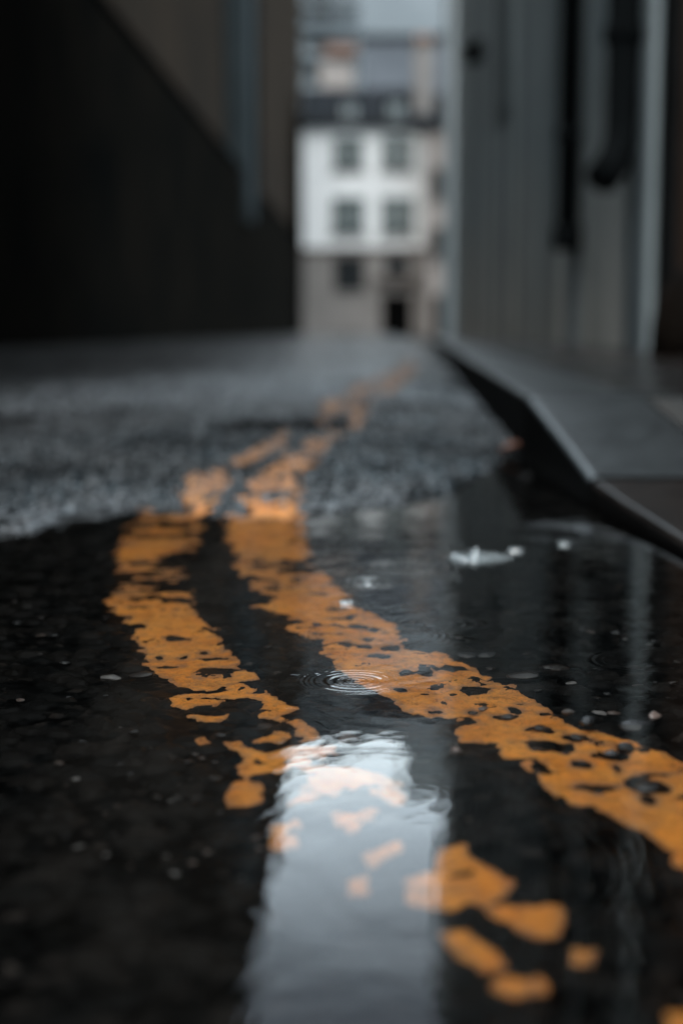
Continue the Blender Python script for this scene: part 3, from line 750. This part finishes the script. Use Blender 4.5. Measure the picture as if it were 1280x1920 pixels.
wh=empty('white_house',(at(690,625,YB).x,YB+3,0),'white house with a beige ground floor closing the end of the lane','house')
x0=.04; x1=at(800,400,YB).x
zt=at(690,238,YB).z; zs=at(690,470,YB).z
MB().box(x0-3,x1,YB,YB+8,zs+.12,zt).build('upper_wall',M['white'],wh)
MB().box(x0-3,x1,YB-.02,YB+8,-.1,zs-.12).build('ground_floor_wall',M['beige'],wh)
MB().box(x0-3.05,x1+.05,YB-.12,YB+.3,zs-.118,zs+.118).build('string_course',M['string'],wh)
MB().box(x0-3,x1+.02,YB-.08,YB-.022,-.1,.45).build('plinth',M['beige'],wh)
for xx in (608,700,782): 
    p=at(xx,500,YB); MB().box(p.x-.22,p.x+.22,YB-.07,YB-.024,.76,zs-.12).build('pilaster',M['beige'],wh)
window(wh,624,682,370,440,YB,'glass',(2,3)); window(wh,716,774,370,440,YB,'glass',(3,3))
window(wh,626,680,258,318,YB,'glass',(2,3)); window(wh,716,772,256,318,YB,'glass',(3,3),label='window with pale net curtain')
window(wh,630,680,484,546,YB-.025,'darkglass',(2,2),'trim')
a=at(716,625,YB); b=at(772,552,YB)
MB().box(a.x,b.x,YB-.12,YB-.082,0,b.z).build('door',M['door'],wh)
c=at(743,482,YB); d=at(743,515,YB); MB().box(a.x+.1,b.x-.1,YB-.06,YB-.023,d.z,c.z).build('fanlight',M['darkglass'],wh)
MB().box(a.x-.25,b.x+.25,YB-.35,YB-.021,d.z-.42,d.z-.12).build('door_canopy',M['string'],wh)
# mansard roof
ze=at(690,236,YB-.4).z; zr=at(690,165,YB+1.5).z
MB().box(x0-3,x1+.35,YB-.45,YB+8,zt+.002,zt+.22).build('eaves',M['trim'],wh)
rf=MB().hexa([(x0-3,YB-.3,zt+.223),(x1+.25,YB-.3,zt+.223),(x1+.25,YB+8,zt+.223),(x0-3,YB+8,zt+.223),(x0-3,YB+1.6,zr),(x1-.3,YB+1.6,zr),(x1-.3,YB+6.5,zr),(x0-3,YB+6.5,zr)]).build('roof',M['slate'],wh)
for px0,px1,py0,py1 in ((641,668,194,220),(728,756,190,220)):
    a=at(px0,py1,YB-.1); b=at(px1,py0,YB-.1)
    d=MB().box(a.x,b.x,YB-.12,YB+1.4,a.z,b.z).build('dormer',M['midgrey'],wh,bevel=.02)
    MB().box(a.x-.12,b.x+.12,YB-.2,YB+1.5,b.z+.002,b.z+.14).build('dormer_roof',M['slate'],wh)
    MB().box(a.x+.22,b.x-.22,YB-.15,YB-.123,a.z+.12,b.z-.12).build('dormer_pane',M['glass'],wh)
a=at(776,228,YB+.2); b=at(811,84,YB+.2)
MB().box(a.x,b.x,YB+.1,YB+1.2,zt+.4,b.z).build('chimney',M['beige'],wh,bevel=.02)
MB().box(a.x-.08,b.x+.08,YB+.02,YB+1.28,b.z+.002,b.z+.15).build('chimney_cap',M['string'],wh)
for k in (.25,.75): 
    xx=a.x+(b.x-a.x)*k; MB().tube([(xx,YB+.6,b.z+.152),(xx,YB+.6,b.z+.5)],.11,12).build('chimney_pot',M['pot'],wh,smooth=True)
# small beige house to its right
bh=empty('beige_house',(at(825,625,59).x,61,0),'narrow warm beige house squeezed right of the white house','house')
xa=at(801,400,58.5).x; xb=at(905,400,58.5).x; zt2=at(820,240,58.5).z
MB().box(xa,xb,58.5,66,-.1,zt2).build('wall',M['beige2'],bh)
for (q0,q1) in ((318,372),(430,486)): window(bh,813,836,q0,q1,58.5,'darkglass',(1,2),'trim')
a=at(812,625,58.5); b=at(838,552,58.5); MB().box(a.x,b.x,58.44,58.497,0,b.z).build('door',M['door'],bh)
MB().box(xa-.1,xb,58.2,66,zt2+.002,zt2+.4).build('roof',M['slate'],bh)
# pale corner strip on the right: grey side house
sh_=empty('corner_house',(2.6,31,0),'pale grey house corner showing past the end of the grey building','house')
MB().box(at(838,300,30).x,6,30,31.5,-.1,15).build('wall',M['midgrey'],sh_)
MB().box(at(838,300,30).x-.08,6.1,29.9,31.6,15.003,15.2).build('roof',M['trim'],sh_)
# apartment block upper left
YC=85.
ab=empty('apartment_block',(at(600,600,YC).x,YC+3,0),'white apartment block with dark balcony rails above the white house, on the left','building')
xa=at(540,100,YC).x; xb=at(672,100,YC).x
MB().box(xa,xb,YC,YC+8,0,at(600,-215,YC).z).build('wall',M['palegrey'],ab)
for py in (12,48,106,166,-40,-100,-160):
    z=at(600,py,YC).z; MB().box(xa-.1,xb+.1,YC-.9,YC-.003,z-.12,z+.12).build('balcony_slab',M['palegrey'],ab)
    mb=MB(); mb.box(xa-.05,xb+.05,YC-.9,YC-.85,z+.85,z+.95)
    k=xa
    while k<xb: mb.box(k,k+.05,YC-.88,YC-.86,z+.121,z+.849); k+=.22
    mb.build('balcony_rail',M['trim'],ab)
    q0,q1=at(580,py-30,YC),at(660,py-8,YC)
    MB().box(q0.x,q1.x-1.2,YC-.03,YC-.001,q1.z,q0.z+.2).build('window',M['darkglass'],ab)
a=at(608,104,YC-1.2); b=at(668,78,YC-1.2); MB().hexa([(a.x,YC-1.6,a.z),(b.x,YC-1.6,a.z),(b.x,YC-.91,a.z+.1),(a.x,YC-.91,a.z+.1),(a.x,YC-1.5,a.z+.15),(b.x,YC-1.5,a.z+.15),(b.x,YC-.91,b.z),(a.x,YC-.91,b.z)]).build('awning',M['awning'],ab)
a=at(600,165,YC-1); b=at(662,112,YC-1); MB().box(a.x,b.x,YC-1.05,YC-.95,a.z,b.z).build('balcony_screen',M['beige2'],ab)
MB().box(xa-.2,xb+.2,YC-.3,YC+8,at(600,-215,YC).z+.003,at(600,-225,YC).z).build('roof',M['slate'],ab)
# slate roofed building behind the chimney
YD=72.
sr=empty('slate_roofed_house',(at(750,600,YD).x,YD+3,0),'house with a plain grey slate roof behind the white chimney','house')
xa=at(676,100,YD).x; xb=at(834,100,YD).x; z0=at(750,175,YD).z; z1=at(750,76,YD+2).z
MB().box(xa,xb,YD,YD+7,0,z0).build('wall',M['slate'],sr)
MB().hexa([(xa,YD,z0+.003),(xb,YD,z0+.003),(xb,YD+7,z0+.003),(xa,YD+7,z0+.003),(xa,YD+2,z1),(xb,YD+2,z1),(xb,YD+5,z1),(xa,YD+5,z1)]).build('roof',M['slate2'],sr)
MB().box(xa-.1,xb+.1,YD+1.8,YD+5.2,z1+.003,z1+.3).build('ridge',M['slate'],sr)
# tall pale block behind
YE=100.
tb=empty('tall_block',(at(760,600,YE).x,YE+4,0),'tall pale grey block filling the gap at the top between the buildings','building')
xa=at(672,0,YE).x; xb=at(905,0,YE).x
za,zb,zc,zd=[at(760,q,YE).z for q in (-70,-150,-221,-330)]
MB().box(xa,xb,YE,YE+8,0,za).build('wall',M['palegrey'],tb)
MB().box(xa,xb,YE+.1,YE+8,za+.003,zb).build('mansard_band',M['slate'],tb)
MB().box(xa,xb,YE+.2,YE+8,zb+.003,zc).build('attic',M['palegrey'],tb)
MB().box(at(762,-250,YE).x,xb,YE+.4,YE+7,zc+.003,zd).build('lift_housing',M['midgrey'],tb)

# ------------------------------------------------------------------ light
w=bpy.data.worlds.new('World'); S.world=w; w.use_nodes=True; nt=w.node_tree; nt.nodes.clear()
SUN_EL,SUN_AZ=R(38),R(181)   # azimuth clockwise from +Y
sky=nt.nodes.new('ShaderNodeTexSky'); sky.sky_type='NISHITA'; sky.sun_disc=False; sky.sun_elevation=SUN_EL; sky.sun_rotation=SUN_AZ
sky.air_density=1.2; sky.dust_density=3; sky.ozone_density=1
hs=nt.nodes.new('ShaderNodeHueSaturation'); hs.inputs['Saturation'].default_value=.22; nt.links.new(sky.outputs[0],hs.inputs['Color'])
# overcast layer: bright low cloud thinning to a darker deck higher up
tc=nt.nodes.new('ShaderNodeTexCoord'); sx=nt.nodes.new('ShaderNodeSeparateXYZ'); nt.links.new(tc.outputs['Generated'],sx.inputs[0])
cn=noise(nt,tc.outputs['Generated'],3.0,5,.55)
el=math_(nt,'ADD',sx.outputs['Z'],math_(nt,'MULTIPLY_ADD',cn,.10,-.05))
gr=ramp(nt,el,[(0,(20,24,26.5)),(.29,(33,38.5,41.5)),(.335,(23,27.5,31)),(.45,(4.8,5.8,7.0)),(.60,(21.5,24,26)),(1,(33.5,36.5,38.5))])
mx=mixc(nt,.8,hs.outputs[0],gr)
bg=nt.nodes.new('ShaderNodeBackground'); bg.inputs['Strength'].default_value=.15; nt.links.new(mx,bg.inputs[0])
wo=nt.nodes.new('ShaderNodeOutputWorld'); nt.links.new(bg.outputs[0],wo.inputs[0])
sl=bpy.data.lights.new('sun','SUN'); sl.energy=2.3; sl.angle=R(20); sl.color=(1,.95,.88)
so=bpy.data.objects.new('sun',sl); COL.objects.link(so)
dirv=Vector((math.sin(SUN_AZ)*math.cos(SUN_EL),math.cos(SUN_AZ)*math.cos(SUN_EL),math.sin(SUN_EL)))
so.rotation_euler=dirv.to_track_quat('Z','Y').to_euler(); so.location=(0,-3,12)

S.view_settings.view_transform='Standard'; S.view_settings.look='None'; S.view_settings.exposure=0; S.view_settings.gamma=1
S.cycles.use_denoising=True
S.cycles.max_bounces=6; S.cycles.transparent_max_bounces=8; S.cycles.glossy_bounces=3; S.cycles.diffuse_bounces=3
S.cycles.caustics_reflective=False; S.cycles.caustics_refractive=False
S.cycles.sample_clamp_indirect=4
